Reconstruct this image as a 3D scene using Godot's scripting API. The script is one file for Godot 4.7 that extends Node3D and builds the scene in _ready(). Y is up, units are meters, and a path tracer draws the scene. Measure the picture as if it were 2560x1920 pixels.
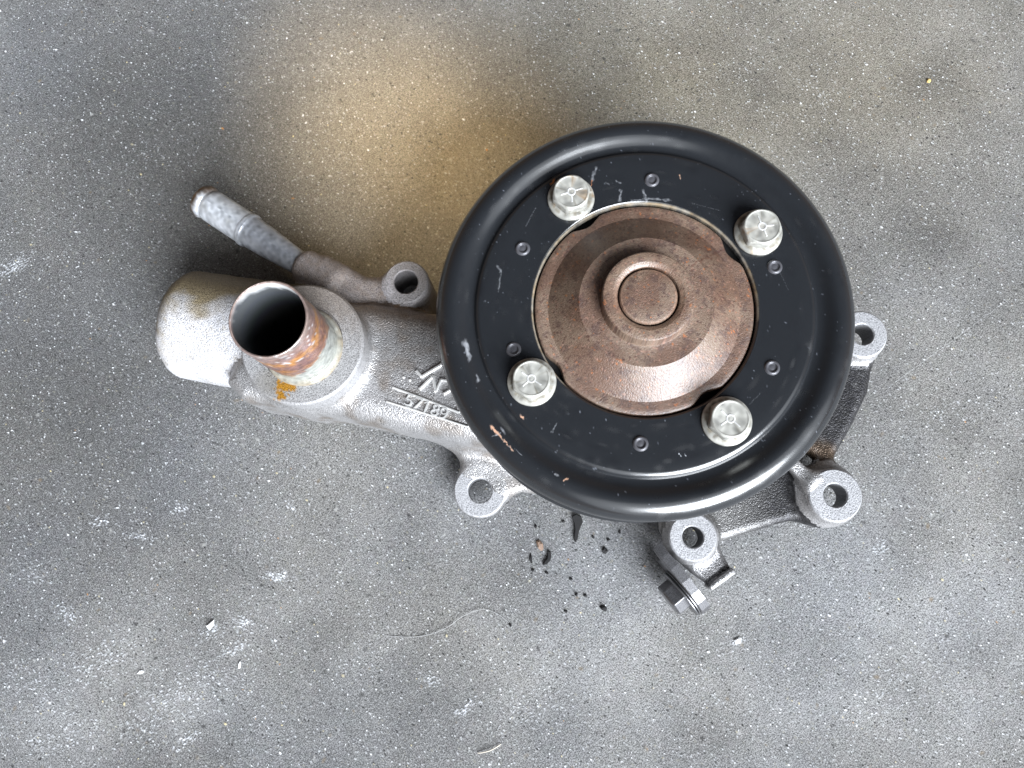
extends Node3D
# A used water pump with its black belt pulley lying on speckled concrete. Lengths below are millimetres; MM turns them into metres.
const MM := 0.001
var rng := RandomNumberGenerator.new()
var M := {}
var n3 := FastNoiseLite.new()

# ------------------------------------------------------------------ naming
func tag(o: Node, label: String, category := "", group := "", kind := "") -> void:
	o.set_meta("label", label)
	if category != "": o.set_meta("category", category)
	if group != "": o.set_meta("group", group)
	if kind != "": o.set_meta("kind", kind)

func put(called: String, mesh: Mesh, mat: Material, parent: Node, at := Vector3.ZERO, turn := Basis.IDENTITY) -> MeshInstance3D:
	var o := MeshInstance3D.new()
	o.name = called
	o.mesh = mesh
	if mat: o.material_override = mat
	o.transform = Transform3D(turn, at * MM)
	o.cast_shadow = GeometryInstance3D.SHADOW_CASTING_SETTING_ON
	parent.add_child(o, true)
	return o

# ------------------------------------------------------------------ meshes
class Bag:
	var v := PackedVector3Array()
	var n := PackedVector3Array()
	var uv := PackedVector2Array()
	var c := PackedColorArray()
	var ix := PackedInt32Array()
	func add(p: Vector3, nn: Vector3, col := Color.WHITE, t := Vector2.ZERO) -> int:
		v.append(p * 0.001); n.append(nn); c.append(col); uv.append(t)
		return v.size() - 1
	func tri(a: int, b: int, d: int) -> void:
		ix.append(a); ix.append(b); ix.append(d)
	func quad(a: int, b: int, d: int, e: int) -> void:
		tri(a, b, d); tri(a, d, e)
	func flat(pts: Array, col := Color.WHITE) -> void:   # a flat polygon fan
		var nn: Vector3 = (pts[2] - pts[0]).cross(pts[1] - pts[0]).normalized()
		var base := v.size()
		for p in pts: add(p, nn, col, Vector2(p.x, p.z) * 0.01)
		for k in range(1, pts.size() - 1): tri(base, base + k, base + k + 1)
	func mesh() -> ArrayMesh:
		var a := []
		a.resize(Mesh.ARRAY_MAX)
		a[Mesh.ARRAY_VERTEX] = v; a[Mesh.ARRAY_NORMAL] = n; a[Mesh.ARRAY_TEX_UV] = uv
		a[Mesh.ARRAY_COLOR] = c; a[Mesh.ARRAY_INDEX] = ix
		var m := ArrayMesh.new()
		m.add_surface_from_arrays(Mesh.PRIMITIVE_TRIANGLES, a)
		return m

# profile: Vector2(r, y) from the outside bottom inwards; corners under 27 degrees are smoothed.
# half: planar UV runs from -half to half; shape(r, angle, y) may change the radius; paint(pos) gives the colour
func lathe(profile: PackedVector2Array, segs := 96, half := 70.0, shape: Variant = null, paint: Variant = null) -> ArrayMesh:
	var b := Bag.new()
	var np := profile.size()
	var sn: Array[Vector2] = []
	for i in np - 1:
		var d := (profile[i + 1] - profile[i]).normalized()
		sn.append(Vector2(d.y, -d.x))
	for i in np - 1:
		var na := sn[i]
		var nb := sn[i]
		if i > 0 and sn[i - 1].dot(sn[i]) > 0.89: na = (sn[i - 1] + sn[i]).normalized()
		if i < np - 2 and sn[i + 1].dot(sn[i]) > 0.89: nb = (sn[i + 1] + sn[i]).normalized()
		var base := b.v.size()
		for s in segs + 1:
			var a := TAU * s / segs
			var ca := cos(a)
			var sa := sin(a)
			for e in 2:
				var q: Vector2 = profile[i + e]
				var nn: Vector2 = na if e == 0 else nb
				var r: float = q.x
				var bend := Vector2.ZERO
				if shape != null:
					var ahead: float = shape.call(r, a + 0.01, q.y)
					var behind: float = shape.call(r, a - 0.01, q.y)
					r = shape.call(r, a, q.y)
					if r > 0.01: bend = Vector2(sa, -ca) * ((ahead - behind) / (0.02 * r))
				var p := Vector3(ca * r, q.y, sa * r)
				var col := Color.WHITE
				if paint != null: col = paint.call(p)
				b.add(p, Vector3((ca + bend.x) * nn.x, nn.y, (sa + bend.y) * nn.x).normalized(), col, Vector2(p.x, p.z) / (2.0 * half) + Vector2(0.5, 0.5))
		for s in segs:
			var k := base + s * 2
			b.quad(k, k + 2, k + 3, k + 1)
	return b.mesh()

func rounded(pts: Array, rad: float, n := 5) -> PackedVector2Array:   # a profile with its inner corners rounded
	var out := PackedVector2Array()
	for i in pts.size():
		if i == 0 or i == pts.size() - 1:
			out.append(pts[i]); continue
		var p: Vector2 = pts[i]
		var a: Vector2 = pts[i - 1] - p
		var c: Vector2 = pts[i + 1] - p
		var rr: float = min(rad, min(a.length(), c.length()) * 0.45)
		var pa := p + a.normalized() * rr
		var pc := p + c.normalized() * rr
		for k in n + 1:
			var t := float(k) / n
			out.append(pa.lerp(p, t).lerp(p.lerp(pc, t), t))
	return out

# a bevelled prism: outline in the x-z plane, from y0 to y1, top and bottom edges chamfered by ch
func prism(outline: PackedVector2Array, y0: float, y1: float, ch: float, col := Color.WHITE) -> ArrayMesh:
	var b := Bag.new()
	var o := outline
	if Geometry2D.is_polygon_clockwise(o): o.reverse()
	var inner := Geometry2D.offset_polygon(o, -ch)
	var top: PackedVector2Array = inner[0] if inner.size() > 0 and inner[0].size() == o.size() else PackedVector2Array()
	if top.is_empty():
		var mid := Vector2.ZERO
		for p in o: mid += p / o.size()
		for p in o: top.append(p.move_toward(mid, ch))
	else:   # line the inner ring up with the outer one
		var best := 0
		for k in top.size():
			if top[k].distance_to(o[0]) < top[best].distance_to(o[0]): best = k
		var t2 := PackedVector2Array()
		for k in top.size(): t2.append(top[(best + k) % top.size()])
		top = t2
	var m := o.size()
	for k in m:
		var j := (k + 1) % m
		var oa := Vector3(o[k].x, 0, o[k].y)
		var ob := Vector3(o[j].x, 0, o[j].y)
		var ta := Vector3(top[k].x, 0, top[k].y)
		var tb := Vector3(top[j].x, 0, top[j].y)
		var u := Vector3.UP
		b.flat([oa + u * y0, oa + u * (y1 - ch), ob + u * (y1 - ch), ob + u * y0], col)
		b.flat([oa + u * (y1 - ch), ta + u * y1, tb + u * y1, ob + u * (y1 - ch)], col)
	var tris := Geometry2D.triangulate_polygon(top)
	for k in range(0, tris.size(), 3):
		var q := []
		for e in 3: q.append(Vector3(top[tris[k + e]].x, y1, top[tris[k + e]].y))
		if (q[2] - q[0]).cross(q[1] - q[0]).y < 0: q.reverse()
		b.flat(q, col)
	tris = Geometry2D.triangulate_polygon(o)
	for k in range(0, tris.size(), 3):
		var q := []
		for e in 3: q.append(Vector3(o[tris[k + e]].x, y0, o[tris[k + e]].y))
		if (q[2] - q[0]).cross(q[1] - q[0]).y > 0: q.reverse()
		b.flat(q, col)
	return b.mesh()

func bar(a: Vector2, c: Vector2, w: float, y0: float, y1: float, ch := 0.25) -> ArrayMesh:
	var d := (c - a).normalized() * w * 0.5
	var s := Vector2(-d.y, d.x)
	return prism(PackedVector2Array([a - s - d * 0.3, a + s - d * 0.3, c + s + d * 0.3, c - s + d * 0.3]), y0, y1, ch)

func strand(pts: Array, r: float) -> ArrayMesh:   # a thin round thread through the points
	var cv := Curve3D.new()
	for i in pts.size():
		var t := Vector3.ZERO
		if i > 0 and i < pts.size() - 1: t = (pts[i + 1] - pts[i - 1]) * 0.2
		cv.add_point(pts[i], -t, t)
	cv.bake_interval = 1.5
	var q := cv.get_baked_points()
	var b := Bag.new()
	for i in q.size():
		var d := (q[min(i + 1, q.size() - 1)] - q[max(i - 1, 0)]).normalized()
		var s := d.cross(Vector3.UP).normalized()
		var u := s.cross(d)
		var rr := r * (0.35 if i == 0 or i == q.size() - 1 else 1.0)
		for k in 6:
			var nn := s * cos(TAU * k / 6) + u * sin(TAU * k / 6)
			b.add(q[i] + nn * rr, nn)
	for i in q.size() - 1:
		for k in 6:
			b.quad(i * 6 + k, i * 6 + (k + 1) % 6, (i + 1) * 6 + (k + 1) % 6, (i + 1) * 6 + k)
	return b.mesh()

func chip(sx: float, sy: float, sz: float, sd: int, pts := 9) -> ArrayMesh:   # an uneven, flattish, faceted crumb resting on y = 0
	var r := RandomNumberGenerator.new()
	r.seed = sd
	var b := Bag.new()
	var low := []
	var mid := []
	var top := []
	for k in pts:
		var a := TAU * (k + r.randf_range(-0.3, 0.3)) / pts
		var rr := r.randf_range(0.65, 1.1)
		low.append(Vector3(cos(a) * sx * rr * 0.85, 0, sin(a) * sz * rr * 0.85))
		mid.append(Vector3(cos(a) * sx * rr, sy * r.randf_range(0.3, 0.6), sin(a) * sz * rr))
		top.append(Vector3(cos(a) * sx * rr * 0.55, sy * r.randf_range(0.75, 1.1), sin(a) * sz * rr * 0.55))
	var apex := Vector3(0, sy, 0)
	for k in pts:
		var j := (k + 1) % pts
		b.flat([low[k], mid[k], mid[j], low[j]])
		b.flat([mid[k], top[k], top[j], mid[j]])
		b.flat([top[k], apex, top[j]])
	return b.mesh()

# ------------------------------------------------------------------ the casting: a distance field meshed as surface nets
const CELL := 0.9
const X0 := -186.0
const Y0 := -2.0
const Z0 := -46.0
const NX := 322
const NY := 58
const NZ := 150
var F := PackedFloat32Array()
var ID := PackedByteArray()

func poly_dist(p: Vector2, q: PackedVector2Array) -> float:
	var d := 1e9
	var s := 1.0
	var j := q.size() - 1
	for i in q.size():
		var e := q[j] - q[i]
		var w := p - q[i]
		var t := clampf(w.dot(e) / e.dot(e), 0.0, 1.0)
		d = minf(d, (w - e * t).length_squared())
		var c1 := p.y >= q[i].y
		var c2 := p.y < q[j].y
		var c3 := e.x * w.y > e.y * w.x
		if (c1 and c2 and c3) or (not c1 and not c2 and not c3): s = -s
		j = i
	return s * sqrt(d)

func blend_in(lo: Vector3, hi: Vector3, k: float, id: int, column: Variant, dist: Variant) -> void:
	var g := k + 4.0
	var ax := maxi(0, int((lo.x - g - X0) / CELL))
	var bx := mini(NX - 1, int((hi.x + g - X0) / CELL) + 1)
	var ay := maxi(0, int((lo.y - g - Y0) / CELL))
	var by := mini(NY - 1, int((hi.y + g - Y0) / CELL) + 1)
	var az := maxi(0, int((lo.z - g - Z0) / CELL))
	var bz := mini(NZ - 1, int((hi.z + g - Z0) / CELL) + 1)
	for x in range(ax, bx + 1):
		for z in range(az, bz + 1):
			var px := X0 + x * CELL
			var pz := Z0 + z * CELL
			var c: float = column.call(px, pz) if column != null else 0.0
			var at := (x * NZ + z) * NY
			for y in range(ay, by + 1):
				var d: float = dist.call(px, Y0 + y * CELL, pz, c)
				var f := F[at + y]
				if d < f: ID[at + y] = id
				var h := maxf(k - absf(d - f), 0.0) / k
				F[at + y] = minf(d, f) - h * h * k * 0.25

# an upright slab with a rounded rim; its top may slope by sl (mm per mm along x and z, about the first corner)
func slab(q: PackedVector2Array, y0: float, y1: float, r: float, k: float, id: int, sl := Vector2.ZERO) -> void:
	var lo := Vector3(1e9, y0, 1e9)
	var hi := Vector3(-1e9, y1, -1e9)
	for p in q:
		lo.x = minf(lo.x, p.x); lo.z = minf(lo.z, p.y); hi.x = maxf(hi.x, p.x); hi.z = maxf(hi.z, p.y)
		hi.y = maxf(hi.y, y1 + sl.dot(p - q[0]))
	blend_in(lo, hi, k, id, func(x, z): return poly_dist(Vector2(x, z), q) + r,
		func(x, y, z, c):
			var t: float = y1 + sl.x * (x - q[0].x) + sl.y * (z - q[0].y)
			var w: float = absf(y - (y0 + t) * 0.5) - (t - y0) * 0.5 + r
			return Vector2(maxf(c, 0.0), maxf(w, 0.0)).length() + minf(maxf(c, w), 0.0) - r)

func drum(a: Vector3, b: Vector3, ra: float, rb: float, r: float, k: float, id: int) -> void:   # a rounded cylinder along any axis
	var m := maxf(ra, rb)
	var u := (b - a).normalized()
	var l := (b - a).length()
	blend_in(a.min(b) - Vector3.ONE * m, a.max(b) + Vector3.ONE * m, k, id, null,
		func(x, y, z, _c):
			var p := Vector3(x, y, z) - a
			var t := p.dot(u)
			var c: float = (p - u * t).length() - lerpf(ra, rb, clampf(t / l, 0.0, 1.0)) + r
			var w := absf(t - l * 0.5) - l * 0.5 + r
			return Vector2(maxf(c, 0.0), maxf(w, 0.0)).length() + minf(maxf(c, w), 0.0) - r)

func bore(x0: float, z0: float, r: float, y0: float, y1: float) -> void:
	for x in range(maxi(0, int((x0 - r - 2 - X0) / CELL)), mini(NX, int((x0 + r + 2 - X0) / CELL) + 2)):
		for z in range(maxi(0, int((z0 - r - 2 - Z0) / CELL)), mini(NZ, int((z0 + r + 2 - Z0) / CELL) + 2)):
			var c := Vector2(X0 + x * CELL - x0, Z0 + z * CELL - z0).length() - r
			for y in NY:
				var yy := Y0 + y * CELL
				var d := maxf(c, maxf(y0 - yy, yy - y1))
				var i := (x * NZ + z) * NY + y
				if -d > F[i]: F[i] = -d

func nets(colour: Variant) -> Dictionary:   # part id -> mesh
	var vi := PackedInt32Array()
	vi.resize(NX * NY * NZ)
	vi.fill(-1)
	var vp := PackedVector3Array()
	var vn := PackedVector3Array()
	var SX := NZ * NY
	for x in NX - 1:
		for z in NZ - 1:
			var at := (x * NZ + z) * NY
			for y in NY - 1:
				var i := at + y
				var f0 := F[i]
				if f0 > 3.0 or f0 < -3.0: continue
				var f1 := F[i + SX]
				var f2 := F[i + NY]
				var f3 := F[i + SX + NY]
				var f4 := F[i + 1]
				var f5 := F[i + SX + 1]
				var f6 := F[i + NY + 1]
				var f7 := F[i + SX + NY + 1]
				var m := int(f0 < 0) + int(f1 < 0) + int(f2 < 0) + int(f3 < 0) + int(f4 < 0) + int(f5 < 0) + int(f6 < 0) + int(f7 < 0)
				if m == 0 or m == 8: continue
				# corners: bit 0 = x, bit 1 = z, bit 2 = y
				var fs := [f0, f1, f2, f3, f4, f5, f6, f7]
				var sum := Vector3.ZERO
				var cnt := 0
				for e in 12:
					var a: int = EA[e]
					var b: int = EB[e]
					if (fs[a] < 0) == (fs[b] < 0): continue
					var t: float = fs[a] / (fs[a] - fs[b])
					var pa := Vector3(a & 1, (a >> 2) & 1, (a >> 1) & 1)
					var pb := Vector3(b & 1, (b >> 2) & 1, (b >> 1) & 1)
					sum += pa.lerp(pb, t)
					cnt += 1
				var g := Vector3(f1 + f3 + f5 + f7 - f0 - f2 - f4 - f6, f4 + f5 + f6 + f7 - f0 - f1 - f2 - f3, f2 + f3 + f6 + f7 - f0 - f1 - f4 - f5).normalized()
				var p := Vector3(X0 + x * CELL, Y0 + y * CELL, Z0 + z * CELL) + sum / cnt * CELL
				var am := 2.2 if ID[i] == BRACKET or ID[i] == ELBOW else 1.0
				p += g * (n3.get_noise_3dv(p * 2.2) * 0.16 * am + n3.get_noise_3dv(p * 9.0) * 0.08 * am)
				vi[i] = vp.size()
				vp.append(p)
				vn.append(g)
	var bags := {}
	var maps := {}
	for x in range(1, NX - 1):
		for z in range(1, NZ - 1):
			var at := (x * NZ + z) * NY
			for y in range(1, NY - 1):
				var i := at + y
				var f := F[i]
				if f > 3.0 or f < -3.0: continue
				for e in 3:
					var j: int = i + [SX, NY, 1][e]
					if (f < 0) == (F[j] < 0): continue
					var id := ID[i] if f < 0 else ID[j]
					if not bags.has(id):
						bags[id] = Bag.new(); maps[id] = {}
					var b: Bag = bags[id]
					var mp: Dictionary = maps[id]
					var a1: int = [NY, SX, SX][e]
					var a2: int = [1, 1, NY][e]
					var q := [vi[i], vi[i - a1], vi[i - a1 - a2], vi[i - a2]]
					if (q as Array).min() < 0: continue
					var w := []
					for o in q:
						if not mp.has(o): mp[o] = b.add(vp[o], vn[o], colour.call(id, vp[o], vn[o]))
						w.append(mp[o])
					var nn: Vector3 = (vp[q[2]] - vp[q[0]]).cross(vp[q[1]] - vp[q[0]])
					if nn.dot(vn[q[0]] + vn[q[2]]) < 0: w.reverse()
					b.quad(w[0], w[1], w[2], w[3])
	var out := {}
	for id in bags: out[id] = bags[id].mesh()
	return out

const EA := [0, 2, 4, 6, 0, 1, 4, 5, 0, 1, 2, 3]
const EB := [1, 3, 5, 7, 2, 3, 6, 7, 4, 5, 6, 7]

# ------------------------------------------------------------------ textures
func noise_img(size: int, freq: float, sd: int, oct := 4, kind := FastNoiseLite.TYPE_SIMPLEX_SMOOTH) -> Image:
	var f := FastNoiseLite.new()
	f.noise_type = kind
	f.frequency = freq
	f.seed = sd
	f.fractal_octaves = oct
	var im := f.get_seamless_image(size, size)
	im.convert(Image.FORMAT_L8)
	return im

func tex(im: Image) -> ImageTexture:
	return ImageTexture.create_from_image(im)

func blob(im: Image, cx: float, cy: float, ra: float, rb: float, turn: float, col: Color, a: float, soft := 0.6, rough := 0.25) -> void:   # an uneven speck in pixels, wrapping round
	var r := maxf(ra, rb) + 1.0
	var w := im.get_width()
	var h := im.get_height()
	var c := cos(turn)
	var s := sin(turn)
	for y in range(int(cy - r), int(cy + r) + 2):
		for x in range(int(cx - r), int(cx + r) + 2):
			var d := Vector2(x - cx, y - cy)
			var l := Vector2((d.x * c + d.y * s) / ra, (d.y * c - d.x * s) / rb).length()
			if rough > 0.0: l += rough * n3.get_noise_2d(x * 9.0 + 300.0, y * 9.0 + cx)
			if l >= 1.0: continue
			var k := a * clampf((1.0 - l) / soft, 0.0, 1.0)
			var px := posmod(x, w)
			var py := posmod(y, h)
			im.set_pixel(px, py, im.get_pixel(px, py).lerp(col, k))

func streak(im: Image, a: Vector2, b: Vector2, w: float, col: Color, al: float) -> void:
	var n := int(a.distance_to(b) / maxf(w * 0.5, 0.5)) + 1
	for k in n + 1:
		var t := float(k) / n
		if rng.randf() < 0.18: continue
		var p := a.lerp(b, t)
		blob(im, p.x + rng.randf_range(-0.4, 0.4), p.y + rng.randf_range(-0.4, 0.4), w, w * 0.7, 0, col, al * rng.randf_range(0.4, 1.0), 0.8, 0.0)

func grain_tile(size: int, dark: float, light: float) -> Image:   # black and white grains of varying alpha
	var b := PackedByteArray()
	b.resize(size * size * 4)
	for i in size * size:
		var r := rng.randf() + rng.randf() - 1.0
		var v := 255 if r > 0 else 0
		b[i * 4] = v; b[i * 4 + 1] = v; b[i * 4 + 2] = v
		b[i * 4 + 3] = int(255.0 * (r * light if r > 0 else -r * dark))
	return Image.create_from_data(size, size, false, Image.FORMAT_RGBA8, b)

const GT := 600.0   # one repeat of the ground texture, mm
func ground_maps() -> Array:
	var n := 2048
	var lowres := 300
	var a := noise_img(lowres, 0.018, 5, 4).get_data()
	var c := noise_img(lowres, 0.05, 9, 4).get_data()
	var low := PackedByteArray()
	low.resize(lowres * lowres * 3)
	for y in lowres:
		for x in lowres:
			var p := Vector2((x + 0.5) / lowres * GT - GT * 0.5 - 50.0, (y + 0.5) / lowres * GT - GT * 0.5)
			var i := y * lowres + x
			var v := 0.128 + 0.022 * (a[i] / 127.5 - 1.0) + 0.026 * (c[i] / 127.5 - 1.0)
			for g in PATCHES:   # worn, dusty areas, plus light falloff and pump shadow painted into the colour
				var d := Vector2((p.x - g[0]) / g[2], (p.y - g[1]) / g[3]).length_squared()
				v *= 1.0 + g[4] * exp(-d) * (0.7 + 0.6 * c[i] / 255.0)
			var brown := exp(-Vector2((p.x + 100.0) / 80.0, (p.y + 85.0) / 70.0).length_squared()) * 0.55 + exp(-Vector2((p.x - 50.0) / 150.0, (p.y + 120.0) / 85.0).length_squared()) * 0.8  # warm light over the upper ground, painted into the colour
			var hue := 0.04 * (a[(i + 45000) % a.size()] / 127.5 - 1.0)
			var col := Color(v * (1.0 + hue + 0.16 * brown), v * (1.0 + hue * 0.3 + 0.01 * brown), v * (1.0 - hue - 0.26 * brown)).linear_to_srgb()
			low[i * 3] = int(clampf(col.r, 0, 1) * 255); low[i * 3 + 1] = int(clampf(col.g, 0, 1) * 255); low[i * 3 + 2] = int(clampf(col.b, 0, 1) * 255)
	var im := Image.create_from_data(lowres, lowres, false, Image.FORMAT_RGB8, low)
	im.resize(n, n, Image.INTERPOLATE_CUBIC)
	im.convert(Image.FORMAT_RGBA8)
	var gt := grain_tile(512, 0.38, 0.24)
	for y in 4:
		for x in 4:
			im.blend_rect(gt, Rect2i(0, 0, 512, 512), Vector2i(x * 512, y * 512))
	# fine aggregate: dark, grey and pale grains
	for k in 70000:
		var r := rng.randf_range(0.7, 1.8)
		var v := rng.randf()
		var col := Color(0.10, 0.10, 0.10) if v < 0.20 else (Color(0.66, 0.67, 0.68) if v < 0.72 else Color(0.47, 0.46, 0.42))
		blob(im, rng.randf() * n, rng.randf() * n, r * rng.randf_range(0.8, 1.8), r * 0.8, rng.randf_range(0.2, 1.2), col, rng.randf_range(0.4, 1.0), 0.8, 0.0)
	for k in 2600:   # pits and larger embedded grains
		var r := rng.randf_range(1.5, 4.0)
		var v := rng.randf()
		blob(im, rng.randf() * n, rng.randf() * n, r * rng.randf_range(0.8, 1.6), r * 0.8, rng.randf() * 3.0, Color(0.13, 0.13, 0.13) if v < 0.28 else (Color(0.62, 0.62, 0.61) if v < 0.75 else Color(0.42, 0.36, 0.28)), rng.randf_range(0.2, 0.6), 0.7, 0.4)
	for k in 12500:
		var r := rng.randf_range(0.7, 1.5) * (1.0 if rng.randf() < 0.95 else 1.7)
		var v := rng.randf()
		var col := Color(0.93, 0.94, 0.95)
		if v < 0.10: col = Color(0.80, 0.74, 0.55)
		elif v < 0.115: col = Color(0.75, 0.48, 0.24)
		blob(im, rng.randf() * n, rng.randf() * n, r * rng.randf_range(0.9, 1.6), r * 0.85, rng.randf_range(0.0, 1.5), col, rng.randf_range(0.4, 0.9), 0.75, 0.15)
	# scuffs and scratches of pale dust, at their own places
	for s in SCUFFS:
		var q := Vector2((s[0] + 50.0 + GT * 0.5) / GT, (s[1] + GT * 0.5) / GT) * n
		for k in int(s[4] * 65):
			var t := rng.randfn(0, 0.45)
			var u := rng.randfn(0, 0.45)
			var o := Vector2(t * s[2], u * s[3]).rotated(s[5]) * n / GT
			blob(im, q.x + o.x, q.y + o.y, rng.randf_range(1.0, 3.2), rng.randf_range(0.7, 1.6), s[5] + rng.randf_range(-0.3, 0.3), Color(0.86, 0.88, 0.91), rng.randf_range(0.15, 0.6), 0.9, 0.2)
	for s in SCRATCHES:
		var a0 := Vector2((s[0] + 50.0 + GT * 0.5) / GT, (s[1] + GT * 0.5) / GT) * n
		var b0 := Vector2((s[2] + 50.0 + GT * 0.5) / GT, (s[3] + GT * 0.5) / GT) * n
		streak(im, a0, b0, 0.8, Color(0.72, 0.73, 0.74), 0.35)
	var bump := im.duplicate()
	bump.convert(Image.FORMAT_L8)
	bump.convert(Image.FORMAT_RGBA8)
	bump.bump_map_to_normal_map(3.0)
	im.convert(Image.FORMAT_RGB8)
	return [tex(im), tex(bump)]

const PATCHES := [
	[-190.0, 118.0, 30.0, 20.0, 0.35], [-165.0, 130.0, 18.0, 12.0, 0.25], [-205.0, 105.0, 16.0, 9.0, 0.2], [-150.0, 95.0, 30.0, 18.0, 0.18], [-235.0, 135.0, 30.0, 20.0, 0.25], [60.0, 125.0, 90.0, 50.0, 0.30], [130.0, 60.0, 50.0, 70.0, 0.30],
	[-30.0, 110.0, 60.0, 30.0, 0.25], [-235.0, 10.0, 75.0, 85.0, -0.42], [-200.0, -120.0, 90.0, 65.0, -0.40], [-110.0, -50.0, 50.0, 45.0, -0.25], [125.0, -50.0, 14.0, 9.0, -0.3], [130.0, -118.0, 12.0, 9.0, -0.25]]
const SCUFFS := [   # x, z, half length, half width, amount, turn
	[-255.0, -46.0, 9.0, 4.0, 3.0, -0.6], [-134.3, 81.1, 5.0, 3.0, 1.5, 0.2], [-147.0, 98.0, 5.0, 4.0, 1.6, 0.2], [-158.0, 101.0, 7.0, 3.0, 1.2, -0.4], [-150.0, 108.0, 7.0, 2.0, 1.0, -0.3], [-205.0, 60.0, 7.0, 3.0, 0.8, -0.2],
	[-190.0, 66.0, 6.0, 2.0, 0.8, 0.1], [-175.0, 55.0, 5.0, 3.0, 0.7, 0.4], [-215.0, 95.0, 8.0, 4.0, 1.2, 0.5], [-165.0, 140.0, 7.0, 2.5, 0.9, -0.5], [-62.0, 128.0, 6.0, 2.0, 0.8, -0.7], [-75.0, 118.0, 4.0, 2.0, 0.6, 0.4],
	[38.0, 104.0, 3.0, 2.0, 0.7, -0.3], [92.0, 70.0, 5.0, 2.5, 0.6, -0.5], [120.0, 20.0, 16.0, 3.0, 0.8, -0.4], [85.0, -112.0, 9.0, 4.0, 0.5, 0.9], [-205.0, -95.0, 10.0, 5.0, 0.5, -0.4], [-230.0, 80.0, 9.0, 4.0, 0.8, 0.3], [-200.0, 112.0, 18.0, 10.0, 3.0, -0.4], [-175.0, 128.0, 22.0, 9.0, 3.0, -0.5], [-155.0, 118.0, 14.0, 8.0, 1.6, 0.2], [-215.0, 140.0, 20.0, 8.0, 2.0, -0.2], [-40.0, 130.0, 22.0, 9.0, 1.2, -0.5], [90.0, 120.0, 25.0, 10.0, 1.4, -0.5], [-130.0, 55.0, 4.0, 1.5, 0.4, 0.9], [-225.0, 120.0, 12.0, 8.0, 1.0, 0.2]]
const SCRATCHES := [[-94.0, 49.0, -67.0, 36.0], [100.0, 10.0, 150.0, -25.0]]

func rust_tex() -> ImageTexture:
	var n := 1024
	var a := noise_img(256, 0.012, 21, 5).get_data()
	var c := noise_img(256, 0.05, 33, 4).get_data()
	var b := PackedByteArray()
	b.resize(256 * 256 * 3)
	for i in 256 * 256:
		var t := a[i] / 255.0
		var u := c[i] / 255.0
		var col := Color(0.105, 0.056, 0.034).lerp(Color(0.150, 0.098, 0.066), smoothstep(0.35, 0.7, t)).lerp(Color(0.060, 0.030, 0.022), smoothstep(0.55, 0.75, u) * 0.7)
		col = col.linear_to_srgb()
		b[i * 3] = int(col.r * 255); b[i * 3 + 1] = int(col.g * 255); b[i * 3 + 2] = int(col.b * 255)
	var im := Image.create_from_data(256, 256, false, Image.FORMAT_RGB8, b)
	im.resize(n, n, Image.INTERPOLATE_CUBIC)
	im.convert(Image.FORMAT_RGBA8)
	var gt := grain_tile(512, 0.35, 0.22)
	for y in 2:
		for x in 2: im.blend_rect(gt, Rect2i(0, 0, 512, 512), Vector2i(x * 512, y * 512))
	for k in 6000:
		var v := rng.randf()
		var col := Color(0.56, 0.42, 0.36) if v < 0.42 else (Color(0.20, 0.11, 0.09) if v < 0.93 else Color(0.72, 0.38, 0.16))
		var r := rng.randf_range(2.0, 6.5)
		blob(im, rng.randf() * n, rng.randf() * n, r * rng.randf_range(0.8, 2.0), r, rng.randf() * 3.0, col, rng.randf_range(0.15, 0.65), 0.8, 0.4)
	for s in [[12.5, -12.5, 0.8], [-13.0, 2.0, 1.0], [26.0, 8.0, 1.0], [-8.0, 18.0, 1.0], [10.5, 11.0, 0.9], [-20.0, -14.0, 0.7], [20.0, -18.0, 1.2]]:   # fresh orange rust
		for k in 7:
			blob(im, n * (0.5 + s[0] / 72.0) + rng.randfn() * 7, n * (0.5 + s[1] / 72.0) + rng.randfn() * 7, 7 * s[2], 4 * s[2], 0.8, Color(0.68, 0.36, 0.15), 0.5, 0.9, 0.4)
	for k in 420:   # the collar is a shade paler
		var an := rng.randf() * TAU
		var r := rng.randf_range(9.2, 13.2) * (1.0 if k % 3 else 0.0) + (9.6 if k % 3 == 0 else 0.0)
		blob(im, n * (0.5 + cos(an) * r / 72.0), n * (0.5 + sin(an) * r / 72.0), rng.randf_range(8, 18), rng.randf_range(6, 12), an + 1.57, Color(0.60, 0.48, 0.40), 0.16, 0.9, 0.4)
	for k in 40:   # the dark run towards the upper right notch
		var t := k / 40.0
		blob(im, n * (0.5 + lerpf(14.0, 26.0, t) / 72.0) + rng.randfn() * 5, n * (0.5 + lerpf(-11.0, -19.0, t) / 72.0) + rng.randfn() * 5, 9, 6, -0.6, Color(0.25, 0.11, 0.07), 0.3, 0.9, 0.4)
	im.convert(Image.FORMAT_RGB8)
	return tex(im)

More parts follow.
